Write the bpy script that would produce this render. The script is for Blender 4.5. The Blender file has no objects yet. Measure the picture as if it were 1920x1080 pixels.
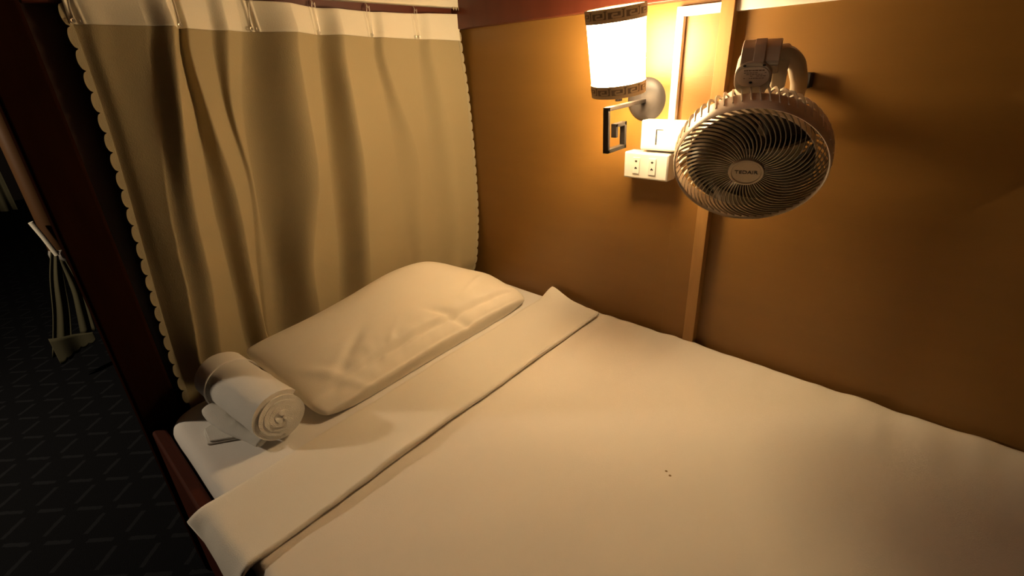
import bpy, bmesh, math, random
from mathutils import Vector, Matrix, noise
random.seed(7)
R = math.radians
col = bpy.context.scene.collection
sc = bpy.context.scene

# ------------------------------------------------------------------ camera, light, exposure
cd = bpy.data.cameras.new('camera'); cam = bpy.data.objects.new('camera', cd); col.objects.link(cam)
cd.sensor_width = 36.0; cd.lens = 17.0576; cd.clip_start = 0.02
rx = Vector((0.6810606, -0.7309987, -0.0423942)); dn = Vector((-0.3259272, -0.2507979, -0.9115218)); fw = Vector((0.6556889, 0.6346190, -0.4090610))
cam.matrix_world = Matrix(((rx.x, -dn.x, -fw.x, 0), (rx.y, -dn.y, -fw.y, 0), (rx.z, -dn.z, -fw.z, 1.07), (0, 0, 0, 1)))
sc.camera = cam
sc.view_settings.view_transform = 'Standard'; sc.view_settings.look = 'None'
sc.view_settings.gamma = 1.0; sc.view_settings.use_curve_mapping = False
sc.view_settings.exposure = 0.0
w = bpy.data.worlds.new('world'); sc.world = w; w.use_nodes = True
bg = w.node_tree.nodes['Background']; bg.inputs[0].default_value = (0.55, 0.7, 1.0, 1); bg.inputs[1].default_value = 0.003

def point_light(name, loc, energy, color, radius):
    l = bpy.data.lights.new(name, 'POINT'); l.energy = energy; l.color = color; l.shadow_soft_size = radius
    o = bpy.data.objects.new(name, l); o.location = loc; col.objects.link(o); return o
point_light('aisle_lamp', (-0.78, 2.06, 1.25), 40.0, (1.0, 0.80, 0.57), 0.03)
LAMP_E = 73.0      # glow of the shade
BULB_W = 6.0
WARM = (1.0, 0.72, 0.38)

# ------------------------------------------------------------------ materials
def mat(name, color, rough=0.6, metal=0.0, spec=0.4, bump=0.0, bscale=200.0, var=0.0, vscale=8.0, sheen=0.0, stretch=None, coat=0.0):
    m = bpy.data.materials.new(name); m.use_nodes = True
    nt = m.node_tree; b = nt.nodes['Principled BSDF']
    b.inputs['Base Color'].default_value = (*color, 1); b.inputs['Roughness'].default_value = rough
    b.inputs['Metallic'].default_value = metal; b.inputs['Specular IOR Level'].default_value = spec
    if sheen: b.inputs['Sheen Weight'].default_value = sheen
    if coat: b.inputs['Coat Weight'].default_value = coat; b.inputs['Coat Roughness'].default_value = 0.2
    tc = nt.nodes.new('ShaderNodeTexCoord'); mp = nt.nodes.new('ShaderNodeMapping')
    nt.links.new(tc.outputs['Object'], mp.inputs['Vector'])
    if stretch: mp.inputs['Scale'].default_value = stretch
    if var:
        n = nt.nodes.new('ShaderNodeTexNoise'); n.inputs['Scale'].default_value = vscale; n.inputs['Detail'].default_value = 5
        nt.links.new(mp.outputs[0], n.inputs['Vector'])
        mx = nt.nodes.new('ShaderNodeMix'); mx.data_type = 'RGBA'
        mx.inputs[6].default_value = (*[c*(1-var) for c in color], 1); mx.inputs[7].default_value = (*[min(1, c*(1+var)) for c in color], 1)
        nt.links.new(n.outputs['Fac'], mx.inputs[0]); nt.links.new(mx.outputs[2], b.inputs['Base Color'])
    if bump:
        n2 = nt.nodes.new('ShaderNodeTexNoise'); n2.inputs['Scale'].default_value = bscale; n2.inputs['Detail'].default_value = 4
        nt.links.new(mp.outputs[0], n2.inputs['Vector'])
        bp = nt.nodes.new('ShaderNodeBump'); bp.inputs['Strength'].default_value = bump; bp.inputs['Distance'].default_value = 0.002
        nt.links.new(n2.outputs['Fac'], bp.inputs['Height']); nt.links.new(bp.outputs[0], b.inputs['Normal'])
    return m
M = {}
M['veneer'] = mat('golden_veneer', (0.225, 0.109, 0.022), 0.42, spec=0.45, var=0.10, vscale=3, stretch=(1, 1, 6), bump=0.12, bscale=60)
M['batten'] = mat('batten_wood', (0.34, 0.18, 0.055), 0.45, var=0.2, vscale=12, stretch=(8, 8, 1), bump=0.1, bscale=40)
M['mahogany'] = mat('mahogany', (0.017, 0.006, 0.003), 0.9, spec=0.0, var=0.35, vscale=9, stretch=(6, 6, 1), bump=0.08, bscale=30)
M['mahogany_y'] = mat('mahogany_rail', (0.055, 0.012, 0.005), 0.75, spec=0.08, var=0.35, vscale=9, stretch=(6, 1, 6), bump=0.08, bscale=30)
M['darkwood'] = mat('dark_wood', (0.03, 0.012, 0.007), 0.5, var=0.3, vscale=6)
M['redwood'] = mat('red_wood', (0.10, 0.022, 0.010), 0.4, var=0.3, vscale=5, stretch=(1, 5, 1))
M['sheet'] = mat('white_cotton', (0.82, 0.76, 0.65), 0.85, spec=0.15, bump=0.25, bscale=700, var=0.02, vscale=3, sheen=0.1)
M['sheet2'] = mat('white_cotton_sheet', (0.80, 0.76, 0.70), 0.85, spec=0.15, bump=0.2, bscale=600)
M['pillow'] = mat('pillowcase', (0.86, 0.78, 0.64), 0.8, spec=0.2, bump=0.2, bscale=600)
M['towel'] = mat('towel_terry', (0.86, 0.82, 0.74), 0.95, spec=0.05, bump=0.9, bscale=900, sheen=0.3)
M['curtain'] = mat('taupe_curtain', (0.39, 0.315, 0.18), 0.8, spec=0.2, bump=0.25, bscale=500)
M['band'] = mat('cream_header', (0.78, 0.72, 0.58), 0.8, spec=0.2, bump=0.2, bscale=500)
M['lace'] = mat('cream_trim', (0.40, 0.34, 0.22), 0.85, spec=0.1, bump=0.3, bscale=900)
M['plastic'] = mat('white_plastic', (0.86, 0.83, 0.78), 0.35, spec=0.5)
M['fanplastic'] = mat('fan_plastic', (0.70, 0.60, 0.48), 0.3, spec=0.5)
M['fanring'] = mat('fan_ring', (0.80, 0.67, 0.54), 0.3, spec=0.5)
M['sticker'] = mat('sticker', (0.85, 0.70, 0.58), 0.3, spec=0.5)
M['ink'] = mat('dark_ink', (0.03, 0.02, 0.015), 0.6)
M['ink2'] = mat('brown_ink', (0.22, 0.12, 0.08), 0.6)
M['hole'] = mat('dark_hole', (0.02, 0.015, 0.01), 0.8)
M['iron'] = mat('bronze_iron', (0.032, 0.027, 0.026), 0.5, metal=0.1, spec=0.4, bump=0.05, bscale=300)
M['trimband'] = mat('shade_band', (0.20, 0.145, 0.105), 0.6)
M['gold'] = mat('gold_thread', (0.52, 0.40, 0.26), 0.5)
M['blade'] = mat('smoke_blade', (0.035, 0.025, 0.016), 0.15, spec=0.7)
M['wire'] = mat('steel_wire', (0.75, 0.70, 0.62), 0.3, metal=0.6)
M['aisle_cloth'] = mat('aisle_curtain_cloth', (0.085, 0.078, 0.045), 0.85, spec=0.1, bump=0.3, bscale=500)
M['grille'] = mat('grille_plastic', (0.35, 0.29, 0.21), 0.25, spec=0.6)
M['badge'] = mat('badge_plastic', (0.50, 0.40, 0.29), 0.4)
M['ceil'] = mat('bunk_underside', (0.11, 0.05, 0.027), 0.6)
M['pole'] = mat('polished_wood', (0.07, 0.033, 0.013), 0.5, spec=0.2)

# lit shade
m = bpy.data.materials.new('lit_shade'); m.use_nodes = True; nt = m.node_tree
b = nt.nodes['Principled BSDF']; b.inputs['Base Color'].default_value = (0.85, 0.78, 0.66, 1)
b.inputs['Emission Color'].default_value = (*WARM, 1); b.inputs['Emission Strength'].default_value = LAMP_E
M['shade'] = m

# carpet: near-black with a basket grid of raised grey dashes
def carpet():
    m = bpy.data.materials.new('carpet'); m.use_nodes = True; nt = m.node_tree; N = nt.nodes; L = nt.links
    b = N['Principled BSDF']; b.inputs['Roughness'].default_value = 0.95; b.inputs['Specular IOR Level'].default_value = 0.1
    tc = N.new('ShaderNodeTexCoord'); mp = N.new('ShaderNodeMapping'); mp.inputs['Rotation'].default_value = (0, 0, R(45)); mp.inputs['Scale'].default_value = (9.2, 9.2, 9.2)
    L.new(tc.outputs['Object'], mp.inputs[0]); sx = N.new('ShaderNodeSeparateXYZ'); L.new(mp.outputs[0], sx.inputs[0])
    def mth(op, a, b_=None, c=None):
        n = N.new('ShaderNodeMath'); n.operation = op
        for i, v in enumerate((a, b_, c)):
            if v is None: continue
            if isinstance(v, (int, float)): n.inputs[i].default_value = v
            else: L.new(v, n.inputs[i])
        return n.outputs[0]
    nz = N.new('ShaderNodeTexNoise'); nz.inputs['Scale'].default_value = 60; L.new(tc.outputs['Object'], nz.inputs['Vector'])
    jit = mth('MULTIPLY', mth('SUBTRACT', nz.outputs['Fac'], 0.5), 0.06)
    fx = mth('ADD', mth('FRACT', sx.outputs[0]), jit); fy = mth('ADD', mth('FRACT', sx.outputs[1]), jit)
    def dash(a, c):   # line where a near .5, gap where c near 0/1
        l = mth('LESS_THAN', mth('ABSOLUTE', mth('SUBTRACT', a, 0.5)), 0.055)
        g = mth('LESS_THAN', mth('ABSOLUTE', mth('SUBTRACT', c, 0.0)), 0.19)
        g2 = mth('GREATER_THAN', c, 0.81)
        return mth('MULTIPLY', l, mth('SUBTRACT', 1.0, mth('MAXIMUM', g, g2)))
    fxs = mth('FRACT', mth('ADD', fx, 0.5)); fys = mth('FRACT', mth('ADD', fy, 0.5))
    d = mth('MAXIMUM', dash(fx, fys), dash(fy, fxs))
    mx = N.new('ShaderNodeMix'); mx.data_type = 'RGBA'
    mx.inputs[6].default_value = (0.0062, 0.0066, 0.0080, 1); mx.inputs[7].default_value = (0.0165, 0.0175, 0.0200, 1)
    L.new(d, mx.inputs[0]); L.new(mx.outputs[2], b.inputs['Base Color'])
    n2 = N.new('ShaderNodeTexNoise'); n2.inputs['Scale'].default_value = 400; L.new(tc.outputs['Object'], n2.inputs['Vector'])
    bp = N.new('ShaderNodeBump'); bp.inputs['Strength'].default_value = 0.8; bp.inputs['Distance'].default_value = 0.004
    L.new(mth('ADD', n2.outputs['Fac'], d), bp.inputs['Height']); L.new(bp.outputs[0], b.inputs['Normal'])
    return m
M['carpet'] = carpet()
# cover with two tiny dark marks
def cover_mat():
    m = mat('bed_cover_cotton', (0.82, 0.75, 0.65), 0.85, spec=0.15, bump=0.22, bscale=600, sheen=0.1)
    nt = m.node_tree; N = nt.nodes; L = nt.links; b = N['Principled BSDF']; tc = [n for n in N if n.type == 'TEX_COORD'][0]
    prev = None
    for (x, y) in ((0.597, 0.245), (0.592, 0.236)):
        d = N.new('ShaderNodeVectorMath'); d.operation = 'DISTANCE'; L.new(tc.outputs['Object'], d.inputs[0]); d.inputs[1].default_value = (x, y, 0.461)
        l = N.new('ShaderNodeMath'); l.operation = 'LESS_THAN'; L.new(d.outputs['Value'], l.inputs[0]); l.inputs[1].default_value = 0.0028
        if prev is None: prev = l.outputs[0]
        else:
            a = N.new('ShaderNodeMath'); a.operation = 'MAXIMUM'; L.new(prev, a.inputs[0]); L.new(l.outputs[0], a.inputs[1]); prev = a.outputs[0]
    mx = N.new('ShaderNodeMix'); mx.data_type = 'RGBA'; mx.inputs[6].default_value = (0.82, 0.75, 0.65, 1); mx.inputs[7].default_value = (0.30, 0.20, 0.10, 1)
    L.new(prev, mx.inputs[0]); L.new(mx.outputs[2], b.inputs['Base Color'])
    return m
M['cover'] = cover_mat()

# ------------------------------------------------------------------ helpers
def link_mesh(name, bm, m, parent=None, smooth=True, bevel=0, bseg=2, sub=0, angle=35):
    me = bpy.data.meshes.new(name)
    bmesh.ops.recalc_face_normals(bm, faces=bm.faces)
    bm.to_mesh(me); bm.free()
    me.materials.append(m)
    o = bpy.data.objects.new(name, me); col.objects.link(o)
    if parent: o.parent = parent
    if bevel:
        md = o.modifiers.new('bevel', 'BEVEL'); md.width = bevel; md.segments = bseg; md.limit_method = 'ANGLE'; md.angle_limit = R(30)
        md.harden_normals = False
    if sub:
        md = o.modifiers.new('sub', 'SUBSURF'); md.levels = sub; md.render_levels = sub
    if smooth:
        for p in me.polygons: p.use_smooth = True
        if not sub:
            try: me.set_sharp_from_angle(angle=R(angle))
            except Exception: pass
    return o
def bx(bm, x0, x1, y0, y1, z0, z1, mtx=None):
    vs = [bm.verts.new((x, y, z)) for x in (x0, x1) for y in (y0, y1) for z in (z0, z1)]
    for f in ((0,1,3,2),(4,6,7,5),(0,4,5,1),(2,3,7,6),(0,2,6,4),(1,5,7,3)): bm.faces.new([vs[i] for i in f])
    if mtx is not None:
        for v in vs: v.co = mtx @ v.co
    return vs
def box(name, x0, x1, y0, y1, z0, z1, m, parent=None, bevel=0.001, mtx=None):
    bm = bmesh.new(); bx(bm, x0, x1, y0, y1, z0, z1, mtx); return link_mesh(name, bm, m, parent, bevel=bevel)
def grid(bm, nu, nv, f, closed_u=False, closed_v=False):
    vs = [[bm.verts.new(f(i/(nu if closed_u else nu-1), j/(nv if closed_v else nv-1))) for j in range(nv)] for i in range(nu)]
    for i in range(nu if closed_u else nu-1):
        for j in range(nv if closed_v else nv-1):
            bm.faces.new((vs[i][j], vs[(i+1) % nu][j], vs[(i+1) % nu][(j+1) % nv], vs[i][(j+1) % nv]))
    return vs
def tube(bm, pts, r, seg=8, sx=1.0, sy=1.0, up=None, cap=True, radii=None):
    pts = [Vector(p) for p in pts]; rings = []
    up = Vector(up) if up else Vector((0, 0, 1))
    for i, p in enumerate(pts):
        t = (pts[min(i+1, len(pts)-1)] - pts[max(i-1, 0)]).normalized()
        a = up.cross(t)
        if a.length < 1e-4: a = Vector((1, 0, 0)).cross(t)
        a.normalize(); b_ = t.cross(a)
        rr = radii[i] if radii else r
        rings.append([bm.verts.new(p + a*math.cos(2*math.pi*k/seg)*rr*sx + b_*math.sin(2*math.pi*k/seg)*rr*sy) for k in range(seg)])
    for i in range(len(rings)-1):
        for k in range(seg): bm.faces.new((rings[i][k], rings[i][(k+1) % seg], rings[i+1][(k+1) % seg], rings[i+1][k]))
    if cap:
        bm.faces.new(rings[0][::-1]); bm.faces.new(rings[-1])
def spline(pts, n):
    pts = [Vector(p) for p in pts]; out = []
    P = [2*pts[0]-pts[1]] + pts + [2*pts[-1]-pts[-2]]
    for i in range(1, len(P)-2):
        for k in range(n):
            t = k/n; a, b_, c, d = P[i-1:i+3]
            out.append(0.5*((2*b_) + (c-a)*t + (2*a-5*b_+4*c-d)*t*t + (-a+3*b_-3*c+d)*t**3))
    out.append(pts[-1]); return out
def lathe(bm, prof, seg=64, closed=False):
    n = len(prof); rings = []
    for (r, z) in prof:
        rings.append([bm.verts.new((r*math.cos(2*math.pi*k/seg), r*math.sin(2*math.pi*k/seg), z)) for k in range(seg)])
    for i in range(n if closed else n-1):
        a, b_ = rings[i], rings[(i+1) % n]
        for k in range(seg): bm.faces.new((a[k], a[(k+1) % seg], b_[(k+1) % seg], b_[k]))
    return rings
def prism(bm, poly, z0, z1, mtx=None):
    a = [bm.verts.new((x, y, z0)) for x, y in poly]; b_ = [bm.verts.new((x, y, z1)) for x, y in poly]; n = len(poly)
    bm.faces.new(a[::-1]); bm.faces.new(b_)
    for i in range(n): bm.faces.new((a[i], a[(i+1) % n], b_[(i+1) % n], b_[i]))
    if mtx is not None:
        for v in a+b_: v.co = mtx @ v.co
def empty(name, loc, mw=None):
    o = bpy.data.objects.new(name, None); o.empty_display_size = 0.05; col.objects.link(o)
    if mw is not None: o.matrix_world = mw
    else: o.location = loc
    return o
def tag(o, label, cat, group=None):
    o['label'] = label; o['category'] = cat
    if group: o['group'] = group
    return o
def struct(o): o['kind'] = 'structure'; return o
def local(bm, o_loc):
    for v in bm.verts: v.co -= Vector(o_loc)
def text_mesh(body, size, extrude=0.0002):
    cu = bpy.data.curves.new('t', 'FONT'); cu.body = body; cu.size = size; cu.align_x = 'CENTER'; cu.align_y = 'CENTER'; cu.extrude = extrude
    o = bpy.data.objects.new('t', cu); col.objects.link(o); bpy.context.view_layer.update()
    me = bpy.data.meshes.new_from_object(o.evaluated_get(bpy.context.evaluated_depsgraph_get()))
    bm = bmesh.new(); bm.from_mesh(me); bpy.data.objects.remove(o); bpy.data.meshes.remove(me); bpy.data.curves.remove(cu)
    return bm
def sst(a, b_, x):
    t = max(0.0, min(1.0, (x-a)/(b_-a) if b_ != a else float(x > a))); return t*t*(3-2*t)
def nz(x, y, z=0.0): return noise.noise(Vector((x, y, z)))

W = 1.03
# ------------------------------------------------------------------ setting
struct(box('floor', -3.0, 1.5, -2.0, 8.0, -0.05, 0.0, M['carpet'], bevel=0))
struct(box('wall_right', W, W+0.05, -1.6, 1.25, 0.0, 1.60, M['veneer'], bevel=0))
struct(box('wall_head', 0.105, W, 1.17, 1.20, 0.0, 1.60, M['darkwood'], bevel=0))
struct(box('wall_left', -2.6, -2.55, -2.0, 8.0, 0.0, 2.2, M['darkwood'], bevel=0))
struct(box('wall_end', -2.6, 1.03, 7.6, 7.65, 0.0, 2.2, M['darkwood'], bevel=0))
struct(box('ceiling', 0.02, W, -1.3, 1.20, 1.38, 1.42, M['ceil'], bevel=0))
# wall battens and boards are trim of the room
struct(box('trim_1', W-0.020, W+0.001, 0.388, 0.413, 0.38, 1.178, M['batten'], bevel=0.0008))
struct(box('trim_2', W-0.004, W+0.001, 0.413, 0.476, 0.38, 1.044, M['veneer'], bevel=0.0006))
struct(box('trim_3', W-0.028, W+0.001, 0.392, 1.16, 1.1785, 1.30, M['redwood'], bevel=0.002))
struct(box('trim_4', 0.12, 1.0, 1.148, 1.171, 1.20, 1.38, M['redwood'], bevel=0.002))

# bunk post between curtain and aisle
p = box('bunk_post', 0.044, 0.114, 1.106, 1.19, 0.0, 1.38, M['mahogany'], bevel=0.006)
tag(p, 'dark reddish wooden upright post left of the curtain, reaching the carpet', 'post')

# ------------------------------------------------------------------ bed
bed = empty('bunk_bed', (0.5, 0.1, 0)); tag(bed, 'dark mahogany bunk frame carrying the white mattress', 'bed')
def child_box(name, *a, parent=None, m=None, bevel=0.003):
    x0, x1, y0, y1, z0, z1 = a; px, py, pz = parent.location
    return box(name, x0-px, x1-px, y0-py, y1-py, z0-pz, z1-pz, m, parent, bevel)
child_box('side_rail', 0.052, 0.076, -1.15, 1.095, 0.02, 0.428, parent=bed, m=M['mahogany_y'], bevel=0.005)
child_box('base_board', 0.078, 1.02, -1.12, 1.10, 0.30, 0.335, parent=bed, m=M['darkwood'])
child_box('end_board', 0.052, 1.02, -1.18, -1.15, 0.0, 0.50, parent=bed, m=M['mahogany_y'])
for (lx, ly) in ((0.08, 1.04), (0.96, 1.04), (0.08, -1.12), (0.96, -1.12)):
    child_box('leg', lx, lx+0.05, ly, ly+0.05, 0.0, 0.30, parent=bed, m=M['mahogany_y'])

# mattress with rounded head corner in a fitted sheet
def mattress():
    bm = bmesh.new()
    x0, x1, y0, y1 = 0.080, 1.024, -1.12, 1.102
    def outline(ins):
        pts = []; rads = ((x0, y1, 0.060), (x1, y1, 0.03), (x1, y0, 0.05), (x0, y0, 0.05))
        for ci, (cx, cy, r) in enumerate(rads):
            sx_ = 1 if cx == x0 else -1; sy_ = -1 if cy == y1 else 1
            c = (cx+sx_*r, cy+sy_*r); a0 = {0: 180, 1: 90, 2: 0, 3: -90}[ci]
            for k in range(9):
                a = R(a0-k*90/8); rr = max(r-ins, 0.002); 
                pts.append((c[0]+rr*math.cos(a), c[1]+rr*math.sin(a)))
        out = []
        for i in range(len(pts)):
            a_ = Vector(pts[i]); b_ = Vector(pts[(i+1) % len(pts)]); n = max(1, int((b_-a_).length/0.04))
            for k in range(n): out.append(tuple(a_.lerp(b_, k/n)))
        return out
    base = outline(0)
    prof = [(0.006, 0.337), (0.0, 0.345), (0.0, 0.425), (0.002, 0.434), (0.006, 0.441), (0.012, 0.4462), (0.020, 0.449), (0.032, 0.4500)]
    cx, cy = (x0+x1)/2, (y0+y1)/2; rings = []
    for ins, z in prof:
        ring = []
        for (x, y) in base:
            sx_ = (abs(x-cx)-ins)/abs(x-cx) if abs(x-cx) > .05 else 1; sy_ = (abs(y-cy)-ins)/abs(y-cy) if abs(y-cy) > .05 else 1
            xx = cx+(x-cx)*sx_; yy = cy+(y-cy)*sy_
            n_ = 0.0012*nz(x*30, y*30, z*20) if 0.34 < z < 0.45 else 0
            ring.append(bm.verts.new((xx+n_, yy+n_, z)))
        rings.append(ring)
    n = len(base)
    for i in range(len(rings)-1):
        for k in range(n): bm.faces.new((rings[i][k], rings[i][(k+1) % n], rings[i+1][(k+1) % n], rings[i+1][k]))
    bm.faces.new(rings[-1]); bm.faces.new(rings[0][::-1])
    return link_mesh('mattress', bm, M['sheet2'], angle=60)
tag(mattress(), 'bunk mattress in white fitted sheet with rounded corner, bare near the towel', 'mattress')

# bed cover: lower sheet and the folded band
cov = empty('bed_cover', (0, 0, 0)); tag(cov, 'white cotton bed cover with folded back upper edge over the mattress', 'bed cover')
def cover_sheet():
    bm = bmesh.new(); nu, nv = 130, 240
    def f(u, v):
        y = 0.70 - v*1.80
        s = -0.042 + u*(1.002)       # arc length from left edge of mattress (x=.066)
        und = 0.0030*nz(s*5, y*4, 1) + 0.0012*nz(s*14, y*5, 2)
        wr = 0.0038*nz(s*6, y*24, 5)*sst(0.70, 0.93, s) + 0.0012*nz(s*9+y*9, y*3-s*2, 7)
        z = 0.460 + und + wr
        x = 0.082 + s
        if s < 0:                    # hangs down over the side
            a = min(1.0, -s/0.02)
            x = 0.082 - 0.010*math.sin(a*math.pi/2) - 0.006*max(0, -s-0.02)*10 + 0.004*nz(y*9, s*8, 3)*min(1, -s/0.03)
            z = 0.460 + und*(1-a) - 0.016*(1-math.cos(a*math.pi/2)) - max(0, -s-0.02)*0.95
        e = s - 0.923 - 0.004*nz(y*11, 3, 0) - 0.003*nz(y*30, 1, 0)
        if e > 0:                    # rolls down against the wall
            a = min(1.0, e/0.018)
            x = 1.005 + 0.016*math.sin(a*math.pi/2) + 0.003*nz(y*11, 3, 0)
            z = z - 0.020*(1-math.cos(a*math.pi/2)) - max(0, e-0.018)*0.8
        return Vector((x, y, z))
    grid(bm, nu, nv, f)
    o = link_mesh('cover_sheet', bm, M['cover'], cov, angle=180)
    md = o.modifiers.new('solid', 'SOLIDIFY'); md.thickness = 0.002; md.offset = -1
    return o
cover_sheet()
def folded_band():
    bm = bmesh.new()
    TL, TR, BL, BR = Vector((0.028, 0.750)), Vector((1.020, 0.826)), Vector((0.028, 0.588)), Vector((0.986, 0.636))
    nu = 150; prof = []
    # closed cross section, t across (0 head side .. 1 foot side), h height
    top = [(0.0, 0.002), (0.004, 0.0045), (0.015, 0.006)] + [(k/16, 0.0068) for k in range(1, 16)] + [(0.965, 0.0075), (0.985, 0.0068), (0.997, 0.0050)]
    bot = [(1.0, 0.003), (0.992, 0.0012), (0.97, -0.001), (0.8, -0.001), (0.5, -0.001), (0.2, -0.001), (0.01, 0.0)]
    prof = top+bot
    def f(u, v):
        i = int(round(v*len(prof))) % len(prof); t, h = prof[i]
        a = TL.lerp(TR, u); b_ = BL.lerp(BR, u)
        wob = 0.004*nz(u*7, 1.5, 0); wob2 = 0.0045*nz(u*6, 8.5, 0)+0.0015*nz(u*22, 3, 0)
        a = a + Vector((0, wob)); b_ = b_ + Vector((0, wob2))
        p_ = a.lerp(b_, t); x, y = p_.x, p_.y
        flu = (0.0030*nz(x*5, y*9, 4) + 0.0014*nz(x*5+y*22, y*10-x*9, 6)) * (1 if h > 0.002 else 0.0)
        near = sst(0.80, 1.0, t)*0.003*(1+nz(u*5, 0, 9)) if h > 0.002 else 0
        z = 0.4618 + h + flu + near
        z += 0.018*sst(0.93, 1.0, u)*sst(0.5, 0.0, t)              # corner lifted against the wall
        z -= 0.000
        if u < 0.045:                                             # droops over the rail side
            k = (0.045-u)/0.045; tip = sst(0.22, 0.0, t); x += 0.012*k*k*(1-tip) + 0.004*k*tip + 0.003*nz(y*30, 0, 2)*k; z -= (0.032-0.017*tip)*k**2.2 + 0.012*k*sst(0.5, 1, t); y += 0.006*k*tip
        return Vector((x, y, z))
    vs = grid(bm, nu, len(prof), f, closed_v=True)
    bm.faces.new(vs[0]); bm.faces.new(vs[-1][::-1])
    return link_mesh('folded_band', bm, M['sheet'], cov, angle=70)
folded_band()

# ------------------------------------------------------------------ pillow
def pillow():
    bm = bmesh.new()
    FL, FR, BL, BR = Vector((0.284, 0.800, 0.462)), Vector((0.940, 0.842, 0.466)), Vector((0.240, 1.078, 0.540)), Vector((0.972, 1.055, 0.470))
    nu, nv = 110, 64
    def surf(u, v, side):
        U = u*2-1; V = v*2-1
        # pincushion outline
        cu = (1-0.02*(1-V*V))*(1-0.05*abs(V)**8); cv = (1-0.03*(1-U*U))*(1-0.07*abs(U)**8)
        uu = 0.5+0.5*U*cu; vv = 0.5+0.5*V*cv
        p_ = (FL*(1-uu)+FR*uu)*(1-vv) + (BL*(1-uu)+BR*uu)*vv
        ex = max(0.0, 1-abs(U)**2.6); ey = max(0.0, 1-abs(V)**2.4)
        t = (ex**0.50)*(ey**(0.48 if V > 0 else 0.48-0.14*min(1, -V*2)))
        skew = 1.0+0.12*math.sin(U*1.4+0.4)
        n = Vector((0, -0.22, 0.97))
        if side > 0:
            h = 0.074*t*skew
            w_ = t*(1-0*t)
            # gathered creases running from the front seam
            fr = sst(0.55, -0.75, V)*ex
            fr = sst(0.0, -0.8, V)*ex
            h += w_*fr*(0.0065*nz(U*8+V*1.5, V*1.6, 1.0) + 0.0025*nz(U*17-V*3, V*2.0, 5.0))
            h += w_*0.004*nz(U*3, V*3, 8.0)
            # diagonal crease pulled to the front left corner and one near the middle front
            d1 = (U+0.62)*0.8-(V+0.35)*0.45; h -= 0.007*math.exp(-(d1/0.045)**2)*sst(0.3, -0.5, V)*ex
            d2 = (U-0.12)+0.35*(V+0.6); h -= 0.011*math.exp(-(d2/0.035)**2)*sst(-0.1, -0.65, V)*w_*1.4
            d3 = (U-0.55)-0.7*(V+0.1); h += 0.004*math.exp(-(d3/0.03)**2)*math.exp(-((V+0.05)/0.3)**2)
            d4 = (U+0.33)-0.5*(V+0.5); h += 0.0035*math.exp(-(d4/0.03)**2)*math.exp(-((V+0.45)/0.25)**2)
            d5 = (U+0.82)+0.25*(V+0.5); h += 0.004*math.exp(-(d5/0.04)**2)*sst(0.2, -0.4, V)
            # flat hem strip along the front
            h -= (0.0125*sst(-0.64, -0.72, V)*sst(-1.0, -0.93, V) + 0.005*math.exp(-((V+0.70)/0.03)**2))*ex*(1-0.5*sst(0.75, 0.95, U))
            q = p_ + n*h
            q.z += 0.072*math.exp(-((U-0.24)/(0.62 if U < 0.24 else 0.42))**2)*sst(-0.3, 0.9, V)*(1-0.25*sst(0.85, 1.0, V))
        else:
            h = 0.05*t
            q = p_ - n*h
            q.z += 0.010*math.exp(-((U-0.24)/0.42)**2)*sst(-0.2, 0.9, V)
            q.z = max(q.z, 0.4515)
            if V < -0.6: q.z = max(q.z, 0.4515)
        if q.y > 1.108: q.y = 1.108+0.1*(q.y-1.108)
        return q
    rem = {}
    def vert(i, j, side):
        u, v = i/(nu-1), j/(nv-1)
        # denser near rim
        u = 0.5-0.5*math.cos(math.pi*u)*(0.9+0.1*abs(math.cos(math.pi*u))); v = 0.5-0.5*math.cos(math.pi*v)*(0.9+0.1*abs(math.cos(math.pi*v)))
        edge = i in (0, nu-1) or j in (0, nv-1)
        k = (i, j, 0 if edge else side)
        if k not in rem: rem[k] = bm.verts.new(surf(u, v, side))
        return rem[k]
    for side in (1, -1):
        for i in range(nu-1):
            for j in range(nv-1):
                bm.faces.new((vert(i, j, side), vert(i+1, j, side), vert(i+1, j+1, side), vert(i, j+1, side)))
    return link_mesh('pillow', bm, M['pillow'], angle=180, sub=1)
tag(pillow(), 'plump white pillow leaning against the curtain at the head of the bed', 'pillow')

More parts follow.
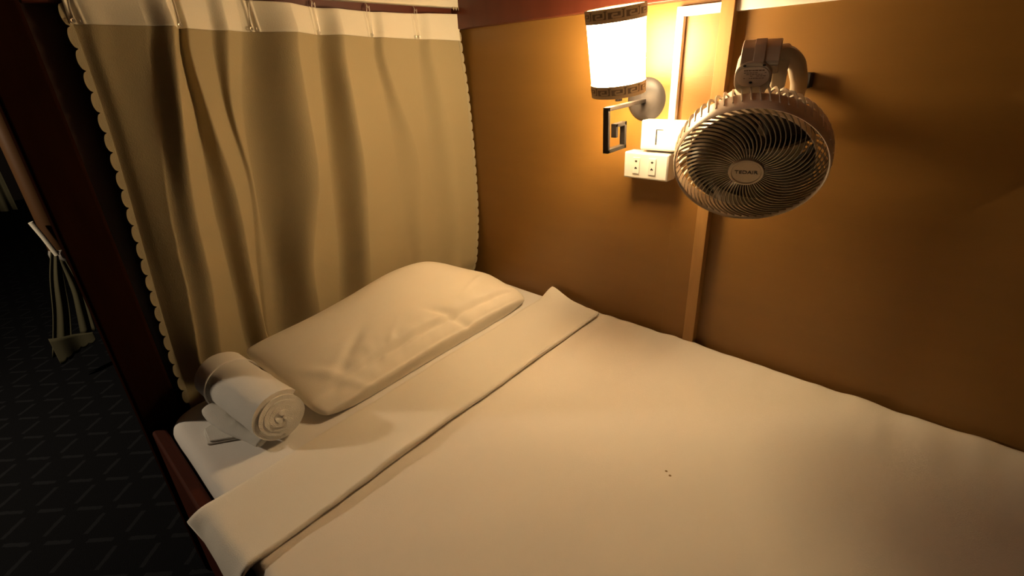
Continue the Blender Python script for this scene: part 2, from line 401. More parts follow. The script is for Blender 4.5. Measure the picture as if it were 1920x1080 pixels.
# ------------------------------------------------------------------ rolled towel
def towel():
    A = Vector((0.196, 1.058, 0.505)); B_ = Vector((0.219, 0.818, 0.507)); L = (B_-A).length
    ax = (B_-A).normalized(); sd = ax.cross(Vector((0, 0, 1))).normalized(); up = sd.cross(ax)   # sd: toward -x? fixed below
    root = empty('rolled_towel', (0.2, 0.95, 0.45)); tag(root, 'white rolled terry towel lying left of the pillow', 'towel')
    O = Vector(root.location)
    bm = bmesh.new(); turns = 5.0; n = 300; R1 = 0.0540; R0 = 0.006; th = 0.0108
    sec = []
    for k in range(n+1):
        s = k/n; a = s*turns*2*math.pi + 2.4; r = R0+(R1-R0)*s
        r *= 1+0.05*math.sin(a+0.7)*(1-s)+0.02*math.sin(2*a)
        sec.append((a, r, s))
    ends = lambda a, s, e: e*(0.004*nz(a*0.8, e*3, 0) + 0.006*(1-s)**1.0*(1 if e > 0 else 0.3) - 0.004*s**6)
    def place(a, r, t):
        rr = r
        sq = 0.95 if True else 1
        q = A + ax*(L*t) + sd*(rr*math.cos(a)) + up*(rr*math.sin(a)*sq)
        return q - O
    nt_ = 40
    def f(u, v):
        # v in closed loop: outer surface forward, inner back
        k = int(round(u*n)); a, r, s = sec[k]
        prof_n = nt_*2; j = int(round(v*prof_n)) % prof_n
        outer = j < nt_
        t = j/(nt_-1) if outer else 1-(j-nt_)/(nt_-1)
        rr = r if outer else r-th
        step = 0.0024*sst(0.230, 0.222, t)*(1 if s > 0.8 else 0)
        lump = 0.0016*nz(a*1.2, t*5, 2)*(s) + 0.0006*nz(math.cos(a)*60, math.sin(a)*60, t*90)
        rr = max(0.0005, rr + step*1.0 + lump*s)
        q = place(a, rr, t) + ax*(ends(a, s, 1)*sst(0.9, 1, t) - ends(a, s, 1)*sst(0.1, 0, t)*0.6)
        return q
    vs = grid(bm, n+1, nt_*2, f, closed_v=True)
    bm.faces.new(vs[0]); bm.faces.new(vs[-1][::-1])
    o = link_mesh('towel_roll', bm, M['towel'], root, angle=75)
    # raised seam ring near the far end
    bm = bmesh.new(); pts = []
    for k in range(49):
        a = 2*math.pi*k/48; pts.append(place(a, 0.0555+0.0015*math.sin(a*2+0.7), 0.225+0.03*math.cos(a)*0.4))
    tube(bm, pts, 0.0017, 6, up=tuple(ax), cap=False)
    link_mesh('woven_border', bm, M['towel'], root)
    # loose folded end along the left side
    bm = bmesh.new()
    path = spline([(0.150, 0.992, 0.486), (0.147, 0.972, 0.482), (0.153, 0.925, 0.475), (0.165, 0.878, 0.469), (0.182, 0.832, 0.463)], 8)
    nn = len(path); rad = [0.0115*(0.75+0.35*math.sin(math.pi*min(1, 0.25+i/nn))) for i in range(nn)]; rad[0] = 0.0085
    tube(bm, [p_-O for p_ in path], 0.011, 14, sx=1.5, sy=0.8, radii=rad)
    for v in bm.verts: v.co += Vector((0.0012*nz(v.co.x*80, v.co.y*80, v.co.z*80),)*3)
    link_mesh('towel_fold', bm, M['towel'], root, sub=1)
    # flat corner under it, two layers
    bm = bmesh.new()
    for (dz, sh) in ((0.4503, 0.0), (0.4543, 0.005)):
        pts = [(0.112+sh, 0.924), (0.120+sh*.4, 0.972), (0.160, 0.980), (0.180, 0.880)]
        prism(bm, [(a-O.x, b_-O.y) for a, b_ in pts], dz-O.z, dz+0.004-O.z)
    link_mesh('towel_corner', bm, M['towel'], root, bevel=0.0018)
towel()

# ------------------------------------------------------------------ head curtain
# fold control table: per row height, list of (start, end, amp) in metres across
def PX(px, py, Y=1.13):   # where a line of sight to the head plane meets it
    d = rx*((px-960)/909.738) + dn*((py-540)/909.738) + fw
    k = Y/d.y; return d.x*k, 1.07+d.z*k
rows = [
 (50,  [(150,178,.006),(272,318,.014),(340,352,.012),(400,428,.010),(458,545,.032),(600,636,.022),(705,720,.009),(788,806,.012)]),
 (100, [(155,182,.007),(272,318,.019),(343,356,.015),(404,428,.010),(458,545,.038),(600,637,.028),(705,720,.011),(789,808,.013)]),
 (200, [(185,218,.006),(285,325,.021),(367,386,.017),(425,436,.007),(458,560,.043),(612,652,.034),(728,748,.011),(800,828,.017)]),
 (350, [(225,262,.005),(300,345,.013),(393,436,.017),(470,479,.0015),(480,584,.044),(628,676,.036),(755,790,.010),(816,850,.019)]),
 (500, [(285,320,.004),(332,378,.011),(429,467,.018),(484,494,.0015),(508,577,.041),(646,688,.035),(775,800,.007),(828,864,.020)]),
 (620, [(325,345,.003),(352,394,.009),(456,496,.018),(499,505,.0015),(522,598,.032),(652,698,.032),(790,808,.006),(838,872,.018)]),
]
ctl = []
for py, bl in rows:
    z = PX(500, py)[1]; c = []
    for (a, b_, amp) in bl: c.append((PX(a, py)[0], PX(b_, py)[0], amp))
    ctl.append((z, c))
ctl.sort(key=lambda t: -t[0])
def ctl_at(z):
    if z >= ctl[0][0]: return ctl[0][1]
    if z <= ctl[-1][0]: return ctl[-1][1]
    for i in range(len(ctl)-1):
        z0, c0 = ctl[i]; z1, c1 = ctl[i+1]
        if z1 <= z <= z0:
            t = (z0-z)/(z0-z1); zp, cp = ctl[max(i-1, 0)]; zn, cn = ctl[min(i+2, len(ctl)-1)]
            h00 = 2*t**3-3*t*t+1; h10 = t**3-2*t*t+t; h01 = 3*t*t-2*t**3; h11 = t**3-t*t; out = []
            for a, b_, pa, nb in zip(c0, c1, cp, cn):
                out.append(tuple(h00*p_+h10*(z0-z1)*(q-pp)/max(zp-z1, 1e-6)+h01*q+h11*(z0-z1)*(nn-p_)/max(z0-zn, 1e-6) for p_, q, pp, nn in zip(a, b_, pa, nb)))
            return out
def xl(z): return 0.166 - 0.030*sst(1.19, 0.52, z) + 0.006*math.sin((z-0.5)*4)
def depth(x, z):
    c = ctl_at(z); n = len(c)
    s1, e1, a1 = c[1]; x0 = xl(z)+0.004     # the outer left part turns away from the lamp in one broad slope
    if x < s1:
        b_ = 0.022*max(0.0, (x-x0)/(s1-x0)); s, e, a = c[0]
        w_ = (x-s)/(e-s)
        return b_ + 0.4*a*math.exp(-((w_-1.0)/0.9)**2)*sst(0.0, 1.0, (x-x0)/0.02)
    if s1 <= x <= e1: return 0.022+a1*(0.5-0.5*math.cos(math.pi*(x-s1)/(e1-s1)))
    if e1 < x < c[2][0]: return (0.022+a1)*(1-(x-e1)/(c[2][0]-e1))**1.1
    for i in range(2, n):
        s, e, a = c[i]
        if s <= x <= e:
            t = (x-s)/(e-s); return a*(0.5-0.5*math.cos(math.pi*t))
        nxt = c[i+1][0] if i+1 < n else s+0.35
        if e < x < nxt:
            t = (x-e)/(nxt-e); return a*(1-t)**1.15*(1-0.0*t)
    return 0.0
def xr(z): return 1.004 + 0.016*math.sin(math.pi*max(0, min(1, (z-0.48)/0.70))) - 0.012*sst(0.65, 0.45, z)
YC = 1.142
def cpt(u, z, off=0.0):
    x = xl(z)+(xr(z)-xl(z))*u
    d = 1.35*depth(x, z)*sst(0.44, 0.52, z) + 0.0012*nz(x*9, z*5, 3)
    return Vector((x, YC-d-off, z))
cur = empty('head_curtain', (0.6, YC, 1.2)); tag(cur, 'taupe curtain with cream header band hanging at the head of the bed', 'curtain')
CO = Vector(cur.location)
ZB, ZT, ZM = 0.400, 1.213, 1.163
def bandz(u): return 1.1695 - 0.019*u
bm = bmesh.new(); grid(bm, 520, 110, lambda u, v: cpt(u, ZB+(bandz(u)+0.003-ZB)*v)-CO)
o = link_mesh('curtain_panel', bm, M['curtain'], cur, angle=180)
md = o.modifiers.new('solid', 'SOLIDIFY'); md.thickness = 0.0012; md.offset = 0
hooks_x = [PX(px, py)[0] for px, py in ((150, 42), (332, 47), (479, 52), (597, 58), (697, 64), (786, 68))]
def band_pt(u, z):
    q = cpt(u, min(z, 1.165), 0.0022)
    k = sst(bandz(u), ZT, z); q.y = q.y*(1-0.35*k)+(YC-0.012)*0.35*k
    for hx in hooks_x:
        for dx, sgn in ((-0.006, 1), (0.0, -1), (0.006, 1)):
            q.y -= sgn*0.0022*math.exp(-((q.x-hx-dx-(z-1.165)*-0.10)/0.0022)**2)
    q.z = z; return q
def ztop(u): return ZT + 0.003*math.sin(u*7) + (0.008*sst(0.62, 0.0, u))
bm = bmesh.new(); grid(bm, 700, 24, lambda u, v: band_pt(u, bandz(u)+(ztop(u)-bandz(u))*v)-CO)
o = link_mesh('header_band', bm, M['band'], cur, angle=180); o['label'] = 'cream header band of the taupe curtain'
md = o.modifiers.new('solid', 'SOLIDIFY'); md.thickness = 0.0016; md.offset = 0
# scalloped trims
def scallop(side):
    bm = bmesh.new(); per = 0.0335 if side < 0 else 0.0262; zt = 1.20
    n = int((zt-ZB)/per); step = 12
    prev = None
    for k in range(n*step+1):
        z = zt - k*per/step; ph = (k % step)/step
        bump = 0.0075*math.sqrt(max(0.0, 1-(2*ph-1)**2))+0.0008 if side < 0 else 0.0062*math.sqrt(max(0.0, 1-(2*ph-1)**2))+0.0008
        e = cpt(0 if side < 0 else 1, z)-CO
        a = e+Vector((-side*0.004, -0.0015, 0)); b_ = e+Vector((side*bump, -0.0020, 0)); c = e+Vector((side*bump*0.92, 0.0006, 0)); d = e+Vector((-side*0.004, 0.0006, 0))
        ring = [bm.verts.new(v) for v in (a, b_, c, d)]
        if prev:
            for i in range(4): bm.faces.new((prev[i], prev[(i+1) % 4], ring[(i+1) % 4], ring[i]))
        else: bm.faces.new(ring)
        prev = ring
    bm.faces.new(prev[::-1])
    o = link_mesh('scalloped_trim', bm, M['lace'], cur, angle=50); o['label'] = 'scalloped cream edge trim'
scallop(-1); scallop(1)
for i, hx in enumerate(hooks_x):
    u = (hx-xl(1.17))/(xr(1.17)-xl(1.17)); y = band_pt(u, 1.175).y-0.0025
    bm = bmesh.new(); zb = bandz(u)+0.004
    for dx in (-0.0055, 0.0055):
        tube(bm, [Vector((hx+dx*0.6+0.003, y, 1.222))-CO, Vector((hx+dx, y-0.001, 1.19))-CO, Vector((hx+dx, y-0.001, zb))-CO], 0.0010, 6, up=(0, 1, 0))
    for dx in (-0.0075, 0.0045):
        pts = [Vector((hx+dx+0.003*math.cos(a), y-0.0015, zb+0.001+0.003*math.sin(a)))-CO for a in [2*math.pi*k/10 for k in range(11)]]
        tube(bm, pts, 0.0009, 5, up=(0, 1, 0), cap=False)
    pts = spline([(hx+0.003, y, 1.218), (hx+0.003, y+0.006, 1.226), (hx+0.003, y+0.014, 1.233)], 4)
    tube(bm, [p_-CO for p_ in pts], 0.0010, 6, up=(1, 0, 0))
    link_mesh('curtain_hook', bm, M['wire'], cur)
# curtain rail above with crochet edge at its right end
tr = empty('curtain_rail', (0.6, 1.13, 1.226)); tag(tr, 'cream fabric covered rail above the curtain with a bit of crochet edging', 'curtain rail')
TO = Vector(tr.location)
box('rail_bar', 0.14-TO.x, 1.022-TO.x, 1.122-TO.y, 1.147-TO.y, 1.229-TO.z, 1.262-TO.z, M['band'], tr, bevel=0.003)
bm = bmesh.new()
for k in range(5):
    x = 0.985+k*0.0088
    pts = [(x-0.0044-TO.x, 1.2305-TO.z), (x+0.0044-TO.x, 1.2305-TO.z), (x+0.0008-TO.x, 1.2225-TO.z), (x-0.0008-TO.x, 1.2225-TO.z)]
    prism(bm, [(a, b_) for a, b_ in pts], 1.121-TO.y, 1.1225-TO.y, Matrix(((1, 0, 0, 0), (0, 0, 1, 0), (0, 1, 0, 0), (0, 0, 0, 1))))
link_mesh('crochet_edging', bm, M['lace'], tr, bevel=0.0004)

# ------------------------------------------------------------------ trunking, switch, outlets
t1 = box('cable_trunking', -0.006, 0.006, -0.0075, 0.0075, 0.0, 0.209, M['plastic'], bevel=0.0008); t1.location = (W-0.006, 0.4945, 0.960)
tag(t1, 'vertical white cable trunking rising from the switch box to the wooden rail', 'cable trunking')
t2 = box('cable_trunking', -0.006, 0.006, 0.0, 0.0735, -0.0085, 0.0085, M['plastic'], bevel=0.0008); t2.location = (W-0.006, 0.4135, 1.160)
tag(t2, 'short horizontal white trunking piece between the vertical trunking and the wall batten', 'cable trunking')
t3 = box('cable_trunking', -0.006, 0.006, -1.2, 0.0, -0.009, 0.009, M['plastic'], bevel=0.0008); t3.location = (W-0.006, 0.3878, 1.160)
tag(t3, 'long horizontal white trunking running right from the wall batten above the fan', 'cable trunking')

sw = empty('switch_box', (W, 0.50, 0.925)); tag(sw, 'white key card switch box with a dark slot, above the outlet box', 'switch')
bm = bmesh.new(); bx(bm, -0.030, 0.0, -0.065, 0.0535, -0.0275, 0.035); link_mesh('box_body', bm, M['plastic'], sw, bevel=0.003, bseg=3)
bm = bmesh.new(); bx(bm, -0.0315, -0.0302, -0.062, 0.0505, -0.0245, 0.032); link_mesh('cover_plate', bm, M['plastic'], sw, bevel=0.0006)
bm = bmesh.new(); bx(bm, -0.0320, -0.0316, 0.0140, 0.0168, -0.0150, 0.0170); bx(bm, -0.0320, -0.0316, 0.000, 0.0168, 0.0155, 0.0170); link_mesh('card_slot', bm, M['hole'], sw, bevel=0)

ob = empty('outlet_box', (W, 0.533, 0.865)); tag(ob, 'white double outlet box mounted below the key card switch', 'outlet')
bm = bmesh.new(); bx(bm, -0.038, 0.0, -0.054, 0.0535, -0.030, 0.0275); link_mesh('box_body', bm, M['plastic'], ob, bevel=0.003, bseg=3)
bm = bmesh.new(); bx(bm, -0.0392, -0.0382, -0.051, 0.050, -0.027, 0.0245); link_mesh('face_plate', bm, M['plastic'], ob, bevel=0.0006)
for cy in (0.0215, -0.0175):
    bm = bmesh.new(); bx(bm, -0.0412, -0.0393, cy-0.0085, cy+0.0085, -0.019, 0.017); s_ = link_mesh('socket', bm, M['plastic'], ob, bevel=0.0008)
    bm = bmesh.new(); rot = Matrix(((0, 0, 1, 0), (1, 0, 0, 0), (0, 1, 0, 0), (0, 0, 0, 1)))
    for zc_, up_ in ((0.0085, 1), (-0.0065, -1)):
        poly = [(cy-0.0028, zc_-0.0004*up_), (cy-0.0028, zc_+0.0018*up_), (cy-0.0008, zc_+0.0018*up_), (cy, zc_+0.0036*up_*(-1 if up_ > 0 else 1)*-1), (cy+0.0008, zc_+0.0018*up_), (cy+0.0028, zc_+0.0018*up_), (cy+0.0028, zc_-0.0004*up_), (cy, zc_-0.0026*up_)]
        prism(bm, poly, -0.0416, -0.0413, rot)
    link_mesh('socket_hole', bm, M['hole'], s_, bevel=0)

# ------------------------------------------------------------------ wall sconce
sco = empty('wall_sconce', (W, 0.562, 0.999)); tag(sco, 'lit wall sconce with white drum shade, key pattern bands and dark square bracket', 'wall lamp')
SX = Matrix(((-1, 0, 0, 0), (0, -1, 0, 0), (0, 0, 1, 0), (0, 0, 0, 1)))   # local +x = out from the wall
bm = bmesh.new(); lathe(bm, [(0.0005, 0.013), (0.020, 0.0125), (0.034, 0.009), (0.042, 0.0045), (0.0455, 0.0), ], 64)
for v in bm.verts: v.co = Matrix(((0, 0, -1, 0), (0, 1, 0, 0), (1, 0, 0, 0), (0, 0, 0, 1))) @ v.co
link_mesh('back_plate', bm, M['iron'], sco, angle=60)
dr = Matrix.Rotation(R(2.5), 4, 'Y')
Tm = SX @ dr
def bar(bm, a, b_, wy=0.0062, wz=0.0038):   # bar in x-z plane
    a = Vector(a); b_ = Vector(b_); d = (b_-a).normalized(); n = Vector((-d.z, 0, d.x)); vs = []
    for p_ in (a-d*wz, b_+d*wz):
        for sy in (-1, 1):
            for sn in (-1, 1): vs.append(bm.verts.new(Tm @ (p_+Vector((0, sy*wy, 0))+n*sn*wz)))
    for f in ((0,1,3,2),(4,6,7,5),(0,4,5,1),(2,3,7,6),(0,2,6,4),(1,5,7,3)): bm.faces.new([vs[i] for i in f])
bm = bmesh.new(); bar(bm, (0.010, 0, -0.001), (0.156, 0, -0.001)); link_mesh('arm', bm, M['iron'], sco, bevel=0.0008)
bm = bmesh.new()
bar(bm, (0.156, 0, -0.001), (0.156, 0, -0.083)); bar(bm, (0.156, 0, -0.083), (0.092, 0, -0.083)); bar(bm, (0.092, 0, -0.083), (0.092, 0, -0.036))
bar(bm, (0.092, 0, -0.036), (0.126, 0, -0.036)); bar(bm, (0.126, 0, -0.036), (0.126, 0, -0.056))
link_mesh('square_scroll', bm, M['iron'], sco, bevel=0.0008)
# shade axis: bottom centre and tilt, in sconce local space
SB = Vector((0.915-W, 0.0, 1.020-0.999)); tilt = Matrix.Translation(SB) @ Matrix.Rotation(R(-9.0), 4, 'Y')
H = 0.150; rb, rt = 0.0515, 0.0555
bm = bmesh.new(); lathe(bm, [(0.0005, -0.016), (0.007, -0.016), (0.007, -0.010), (0.016, -0.0075), (0.017, 0.001), (0.0005, 0.001)], 24)
for v in bm.verts: v.co = tilt @ v.co
link_mesh('lamp_socket', bm, M['iron'], sco)
def rs(z): return rb+(rt-rb)*z/H
bm = bmesh.new(); lathe(bm, [(rs(0), 0), (rs(H), H), (rs(H)-0.0015, H), (rs(0)-0.0015, 0)], 72, closed=True)
for v in bm.verts: v.co = tilt @ v.co
shade = link_mesh('lamp_shade', bm, M['shade'], sco, angle=60)
def keyband(z0, z1):
    bm = bmesh.new(); o_ = 0.0012
    lathe(bm, [(rs(z0)+o_, z0), (rs(z1)+o_, z1), (rs(z1)-0.0025, z1), (rs(z0)-0.0025, z0)], 96, closed=True)
    for v in bm.verts: v.co = tilt @ v.co
    b1 = link_mesh('shade_band', bm, M['trimband'], sco, angle=60)
    # greek key relief
    bm = bmesh.new(); h = z1-z0; n = 11; wd = h*0.075
    def strip(a0, za, a1, zb):
        k = max(1, int(abs(a1-a0)/0.05)); prevv = None
        hz = (za == zb)
        for i in range(k+1):
            t = i/k; a = a0+(a1-a0)*t; z = za+(zb-za)*t
            if hz: pa, pb = (a, z-wd), (a, z+wd)
            else: pa, pb = (a-wd/rb, z), (a+wd/rb, z)
            ring = []
            for (aa, zz) in (pa, pb):
                r = rs(zz)+o_+0.0005; ring.append(bm.verts.new(tilt @ Vector((r*math.cos(aa), r*math.sin(aa), zz))))
            if prevv: bm.faces.new((prevv[0], prevv[1], ring[1], ring[0]))
            prevv = ring
    for i in range(n):
        a = 2*math.pi*i/n; A_ = 2*math.pi/n
        P_ = [(0.00, 0.18), (0.00, 0.82), (0.80, 0.82), (0.80, 0.36), (0.30, 0.36), (0.30, 0.60), (0.58, 0.60)]
        for (p0, p1) in zip(P_[:-1], P_[1:]): strip(a+A_*p0[0], z0+h*p0[1], a+A_*p1[0], z0+h*p1[1])
        strip(a, z0+h*0.18, a+A_, z0+h*0.18)
    strip(0, z0+h*0.03, 2*math.pi, z0+h*0.03); strip(0, z0+h*0.97, 2*math.pi, z0+h*0.97)
    o = link_mesh('key_pattern', bm, M['gold'], b1, smooth=False)
    md = o.modifiers.new('solid', 'SOLIDIFY'); md.thickness = 0.0004
keyband(-0.001, 0.020); keyband(H-0.020, H+0.001)
bp = bpy.data.lights.new('sconce_bulb', 'POINT'); bp.energy = BULB_W; bp.color = (1.0, 0.72, 0.40); bp.shadow_soft_size = 0.025
bo = bpy.data.objects.new('sconce_bulb', bp); col.objects.link(bo); bo.location = Vector(sco.location)+(tilt @ Vector((0, 0, 0.07)))

# ------------------------------------------------------------------ wall fan
Nn = Vector((-0.8266, -0.2479, -0.5052)).normalized(); Tn = Nn.cross(Vector((0, 0, 1))).normalized(); Bn = Tn.cross(Nn).normalized(); Xn = -Tn
FC = Vector((0.82, 0.2638, 0.9112))
mw = Matrix(((Xn.x, Bn.x, Nn.x, FC.x), (Xn.y, Bn.y, Nn.y, FC.y), (Xn.z, Bn.z, Nn.z, FC.z), (0, 0, 0, 1)))
fan = empty('wall_fan', FC, mw); tag(fan, 'beige round grille fan hanging from the wall right of the sconce', 'fan')
# drum: front rim, smooth band, ribbed rear skirt
bm = bmesh.new()
lathe(bm, [(0.1092, -0.006), (0.1098, 0.0), (0.1112, 0.0010), (0.1126, -0.002), (0.1134, -0.012), (0.1136, -0.026), (0.1130, -0.033), (0.1112, -0.033), (0.1115, -0.024), (0.1112, -0.012)], 128, closed=True)
link_mesh('front_ring', bm, M['fanring'], fan, angle=50)
bm = bmesh.new(); nr = 58
rprof = [(0.1132, -0.014, 0.0002), (0.1139, -0.024, 0.0012), (0.1143, -0.034, 0.0020), (0.1130, -0.044, 0.0026), (0.1100, -0.053, 0.0026), (0.1050, -0.061, 0.0026), (0.0980, -0.0675, 0.0026), (0.0890, -0.073, 0.0026), (0.0790, -0.077, 0.0026)]
for k in range(nr):
    a = 2*math.pi*k/nr; prev = None
    for i, (r, z, hgt) in enumerate(rprof):
        aa = a + 0.013*i; t = 1-max(0, i-3)/8
        n_ = Vector((math.cos(aa)*t, math.sin(aa)*t, -(1-t)*1.4)).normalized(); tg = Vector((-math.sin(aa), math.cos(aa), 0))
        c = Vector((r*math.cos(aa), r*math.sin(aa), z)); hw = 0.0011
        ring = [bm.verts.new(c+n_*0.0018-tg*hw*0.6), bm.verts.new(c+n_*0.0018+tg*hw*0.6), bm.verts.new(c-n_*hgt+tg*hw), bm.verts.new(c-n_*hgt-tg*hw)]
        if prev:
            for q in range(4): bm.faces.new((prev[q], prev[(q+1) % 4], ring[(q+1) % 4], ring[q]))
        else: bm.faces.new(ring)
        prev = ring
    bm.faces.new(prev[::-1])
link_mesh('rear_grille', bm, M['fanplastic'], fan)
bm = bmesh.new()      # rear hoop and tapering motor cover
lathe(bm, [(0.0805, -0.074), (0.0800, -0.092), (0.0740, -0.118), (0.0620, -0.133), (0.0400, -0.141), (0.0005, -0.143), (0.0005, -0.139), (0.0385, -0.137), (0.0595, -0.129), (0.0710, -0.116), (0.0770, -0.091), (0.0775, -0.074)], 96, closed=True)
link_mesh('motor_cover', bm, M['fanplastic'], fan, angle=50)
bm = bmesh.new(); lathe(bm, [(0.094, -0.014), (0.092, -0.048), (0.0905, -0.048), (0.0925, -0.014)], 96, closed=True); link_mesh('air_duct', bm, M['fanplastic'], fan, angle=50)
# front grille vanes
bm = bmesh.new(); nv_ = 58
for k in range(nv_):
    a0 = 2*math.pi*k/nv_; vsx = []
    for i in range(15):
        t = i/14; r = 0.0245+t*(0.1085-0.0245); aa = a0 + 0.72*t**2.0
        z = 0.006 + 0.004*math.sin(math.pi*t) - 0.008*t*t
        hw = 0.0008; dp = 0.0045
        dv = Vector((math.cos(aa), math.sin(aa), 0)); sdv = Vector((-dv.y, dv.x, 0)); c = dv*r
        vsx.append([bm.verts.new(c+sdv*hw*0.6+Vector((0, 0, z))), bm.verts.new(c-sdv*hw*0.6+Vector((0, 0, z))), bm.verts.new(c-sdv*hw+Vector((0, 0, z-dp))), bm.verts.new(c+sdv*hw+Vector((0, 0, z-dp)))])
    for i in range(14):
        for q in range(4): bm.faces.new((vsx[i][q], vsx[i][(q+1) % 4], vsx[i+1][(q+1) % 4], vsx[i+1][q]))
    bm.faces.new(vsx[0][::-1]); bm.faces.new(vsx[-1])
link_mesh('front_grille', bm, M['grille'], fan)
bm = bmesh.new()
rr = lathe(bm, [(0.0005, 0.0085), (0.021, 0.0082), (0.0222, 0.0094), (0.0250, 0.0094), (0.0265, 0.0070), (0.0265, -0.002), (0.0005, -0.002)], 64)
hub = link_mesh('hub_badge', bm, M['badge'], fan, angle=40)
bm = text_mesh('TEDAIR', 0.0095, 0.0003)
for v in bm.verts: v.co = Vector((v.co.x*1.05, v.co.y*0.95+0.0005, v.co.z+0.0087))
link_mesh('badge_lettering', bm, M['ink'], hub, smooth=False)
bm = bmesh.new(); lathe(bm, [(0.0005, -0.018), (0.024, -0.020), (0.026, -0.055), (0.0005, -0.055)], 32); bh = link_mesh('rotor_hub', bm, M['blade'], fan, angle=40)
for k in range(5):
    a0 = 2*math.pi*k/5+0.5; bm = bmesh.new()
    def f(u, v):
        r = 0.023+0.070*u; wdt = 0.55+0.35*u; aa = a0+(v-0.5)*wdt*1.5+0.5*u; z = -0.030+0.022*(v-0.5)-0.004*u
        return Vector((r*math.cos(aa), r*math.sin(aa), z))
    grid(bm, 14, 10, f); o = link_mesh('fan_blade', bm, M['blade'], fan, angle=180)
    md = o.modifiers.new('solid', 'SOLIDIFY'); md.thickness = 0.0012
# folded stand: neck with rating sticker, hinge block, curved handle, wall bracket
def rounded(cx, cy, hx, hy, r, n=6):
    pts = []
    for (sx_, sy_, a0) in ((1, 1, 0), (-1, 1, 90), (-1, -1, 180), (1, -1, 270)):
        for k in range(n+1):
            a = R(a0+90*k/n); pts.append((cx+sx_*(hx-r)+r*math.cos(a), cy+sy_*(hy-r)+r*math.sin(a)))
    return pts
bm = bmesh.new()
prism(bm, [(x, y) for x, y in rounded(-0.010, 0.126, 0.0245, 0.026, 0.021)], -0.085, -0.046)
nk = link_mesh('neck', bm, M['fanplastic'], fan, bevel=0.002)
bm = bmesh.new(); prism(bm, rounded(-0.010, 0.1305, 0.0215, 0.0150, 0.0145), -0.0458, -0.0449); st = link_mesh('rating_sticker', bm, M['sticker'], nk, bevel=0.0003)
bm = bmesh.new(); random.seed(3)
for r_, y in enumerate((0.1405, 0.1370, 0.1345, 0.1320, 0.1285)):
    x = -0.022
    while x < 0.006:
        w_ = random.uniform(0.0012, 0.004); hh = 0.0007 if r_ == 0 else 0.00035
        if random.random() < 0.85: bx(bm, x, min(x+w_, 0.008), y-hh, y+hh, -0.0449, -0.0446)
        x += w_+0.0008
link_mesh('small_print', bm, M['ink2'], st, smooth=False)
for (x, y) in ((-0.022, 0.1480), (0.003, 0.1480), (-0.012, 0.1220)):
    bm = bmesh.new(); prism(bm, [(x+0.0022*math.cos(a), y+0.0016*math.sin(a)) for a in [2*math.pi*k/12 for k in range(12)]], -0.0449, -0.0444); link_mesh('screw', bm, M['hole'], nk, smooth=False)

# hinge block: sloped prism, profile in y-z extruded along x
yz = lambda x: None
bm = bmesh.new()
prof = [(0.144, -0.049), (0.150, -0.049), (0.1635, -0.064), (0.1655, -0.075), (0.160, -0.092), (0.130, -0.095), (0.125, -0.06)]
XZ = Matrix(((0, 0, 1, 0), (1, 0, 0, 0), (0, 1, 0, 0), (0, 0, 0, 1)))
prism(bm, prof, -0.0290, 0.0215, XZ); link_mesh('hinge_block', bm, M['fanplastic'], fan, bevel=0.0018)
bm = bmesh.new(); prof = [(0.1505, -0.0475), (0.1670, -0.0655), (0.1690, -0.078), (0.162, -0.080), (0.146, -0.052)]
prism(bm, prof, -0.0125, 0.0020, XZ); link_mesh('hinge_clip', bm, M['fanring'], fan, bevel=0.0008)
bm = bmesh.new()
path = spline([(0.010, 0.148, -0.072), (0.025, 0.145, -0.080), (0.0415, 0.120, -0.100), (0.050, 0.085, -0.122), (0.0545, 0.055, -0.147), (0.056, 0.020, -0.168), (0.054, -0.030, -0.185)], 8)
tube(bm, path, 0.0095, 12, sx=0.95, sy=1.3, up=(1, 0.4, 0)); link_mesh('handle', bm, M['fanplastic'], fan)
bm = bmesh.new(); prism(bm, rounded(0.024, 0.118, 0.010, 0.03, 0.006), -0.100, -0.078); link_mesh('handle_web', bm, M['fanplastic'], fan, bevel=0.002)
inv = mw.inverted()
bm = bmesh.new(); bx(bm, W-0.020, W, 0.243, 0.271, 1.020, 1.045)
for v in bm.verts: v.co = inv @ v.co
link_mesh('wall_bracket', bm, M['iron'], fan, bevel=0.002)
bm = bmesh.new(); tube(bm, [(0.055, 0.000, -0.176), (0.064, 0.006, -0.215)], 0.0075, 10, up=(0, 1, 0)); link_mesh('bracket_pin', bm, M['iron'], fan)

# ------------------------------------------------------------------ across the aisle: next bunk
KK = 1.225   # distance scale of this group along the aisle
def K(p): return (p[0]*KK, p[1]*KK, 1.07+(p[2]-1.07)*KK)
pl = empty('bunk_pole', (0.049, 2.45, 0)); tag(pl, 'polished brown wooden pole of the next bunk along the aisle', 'pole')
bm = bmesh.new(); tube(bm, [(0.036, 0.02, 0.50), (0.036, 0.02, 1.60)], 0.031, 20, up=(0, 1, 0)); link_mesh('pole_shaft', bm, M['pole'], pl)
bm = bmesh.new(); lathe(bm, [(0.0005, 0.48), (0.031, 0.48), (0.036, 0.492), (0.036, 0.512), (0.031, 0.525), (0.0005, 0.525)], 24)
for v in bm.verts: v.co += Vector((0.036, 0.02, 0.0))
link_mesh('pole_foot', bm, M['wire'], pl)
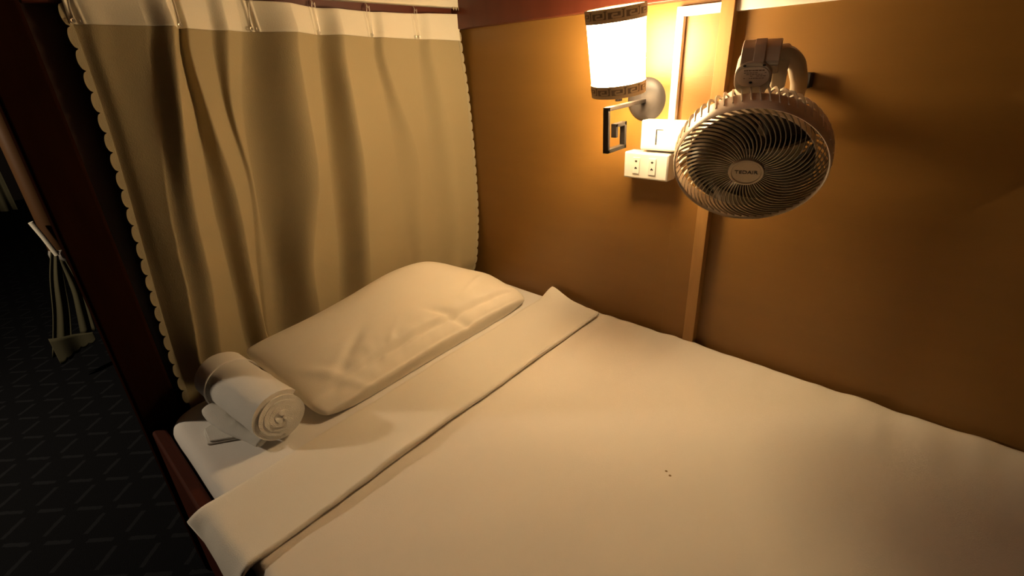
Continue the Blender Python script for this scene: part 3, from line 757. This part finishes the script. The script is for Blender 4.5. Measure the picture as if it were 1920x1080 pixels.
# lower curtain end tied up below the pole
tc_ = empty('tied_curtain', (0.02, 2.42, 0.08)); tag(tc_, 'small pale curtain gathered and tied, hanging low beside the aisle carpet', 'curtain')
TC = Vector(tc_.location)
def wstrip(name, pts, wds, m, th=0.004, fold=0.004, ph=0.0):
    bm = bmesh.new(); wds = [q*KK for q in wds]; pp = spline([K(q) for q in pts], 6); n = len(pp)
    wi = [wds[0]+(wds[1]-wds[0])*i/(n-1) for i in range(n)]
    def f(u, v):
        i = int(round(u*(n-1))); w_ = wi[i]; x = (v-0.5)*w_
        return pp[i]-TC+Vector((x, fold*math.sin(v*9+ph)-0.0, 0))
    grid(bm, n, 24, f); o = link_mesh(name, bm, m, tc_, angle=180)
    md = o.modifiers.new('solid', 'SOLIDIFY'); md.thickness = th; return o
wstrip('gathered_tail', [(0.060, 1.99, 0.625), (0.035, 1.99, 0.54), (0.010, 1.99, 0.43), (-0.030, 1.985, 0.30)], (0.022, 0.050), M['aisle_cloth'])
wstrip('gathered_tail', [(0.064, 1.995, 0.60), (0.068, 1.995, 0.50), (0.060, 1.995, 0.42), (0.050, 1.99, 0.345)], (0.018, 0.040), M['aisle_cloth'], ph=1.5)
bm = bmesh.new()
def f(u, v):
    x = -0.045+0.105*u; zt = 0.366-0.020*u; zb = 0.275+0.045*u-0.006*abs(math.sin(u*math.pi*5))
    return Vector(K((x, 1.980-0.006*math.sin(u*8)*(1-v*0.4), zb+(zt-zb)*v)))-TC
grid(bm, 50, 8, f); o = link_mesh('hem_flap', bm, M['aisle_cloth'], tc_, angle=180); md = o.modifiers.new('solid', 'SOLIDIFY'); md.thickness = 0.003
bm = bmesh.new(); tube(bm, [Vector(K(p_))-TC for p_ in ((0.034, 1.975, 0.725), (0.046, 1.975, 0.675), (0.058, 1.978, 0.615))], 0.006, 10, sx=1.3, up=(0, 1, 0)); link_mesh('tie_band', bm, M['band'], tc_)

# a further curtain edge deeper down the aisle, seen past the pole
fc = empty('aisle_curtain', (-0.10, 3.7, 0.3)); tag(fc, 'dim grey curtain edge far down the aisle behind the brown pole', 'curtain')
FO = Vector(fc.location); bm = bmesh.new()
xa, za = PX(2, 300, 3.7); xb, zb_ = PX(34, 392, 3.7)
grid(bm, 40, 10, lambda u, v: Vector((xb-0.20+0.20*u, 3.7-0.012*math.sin(u*26), zb_+0.95*v))-FO)
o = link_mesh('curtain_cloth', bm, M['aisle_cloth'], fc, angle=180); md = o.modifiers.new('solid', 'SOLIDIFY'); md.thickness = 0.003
bm = bmesh.new(); tube(bm, [Vector((xb-0.22, 3.7, zb_+0.955))-FO, Vector((xb+0.02, 3.7, zb_+0.955))-FO], 0.008, 8); link_mesh('curtain_rod', bm, M['wire'], fc)
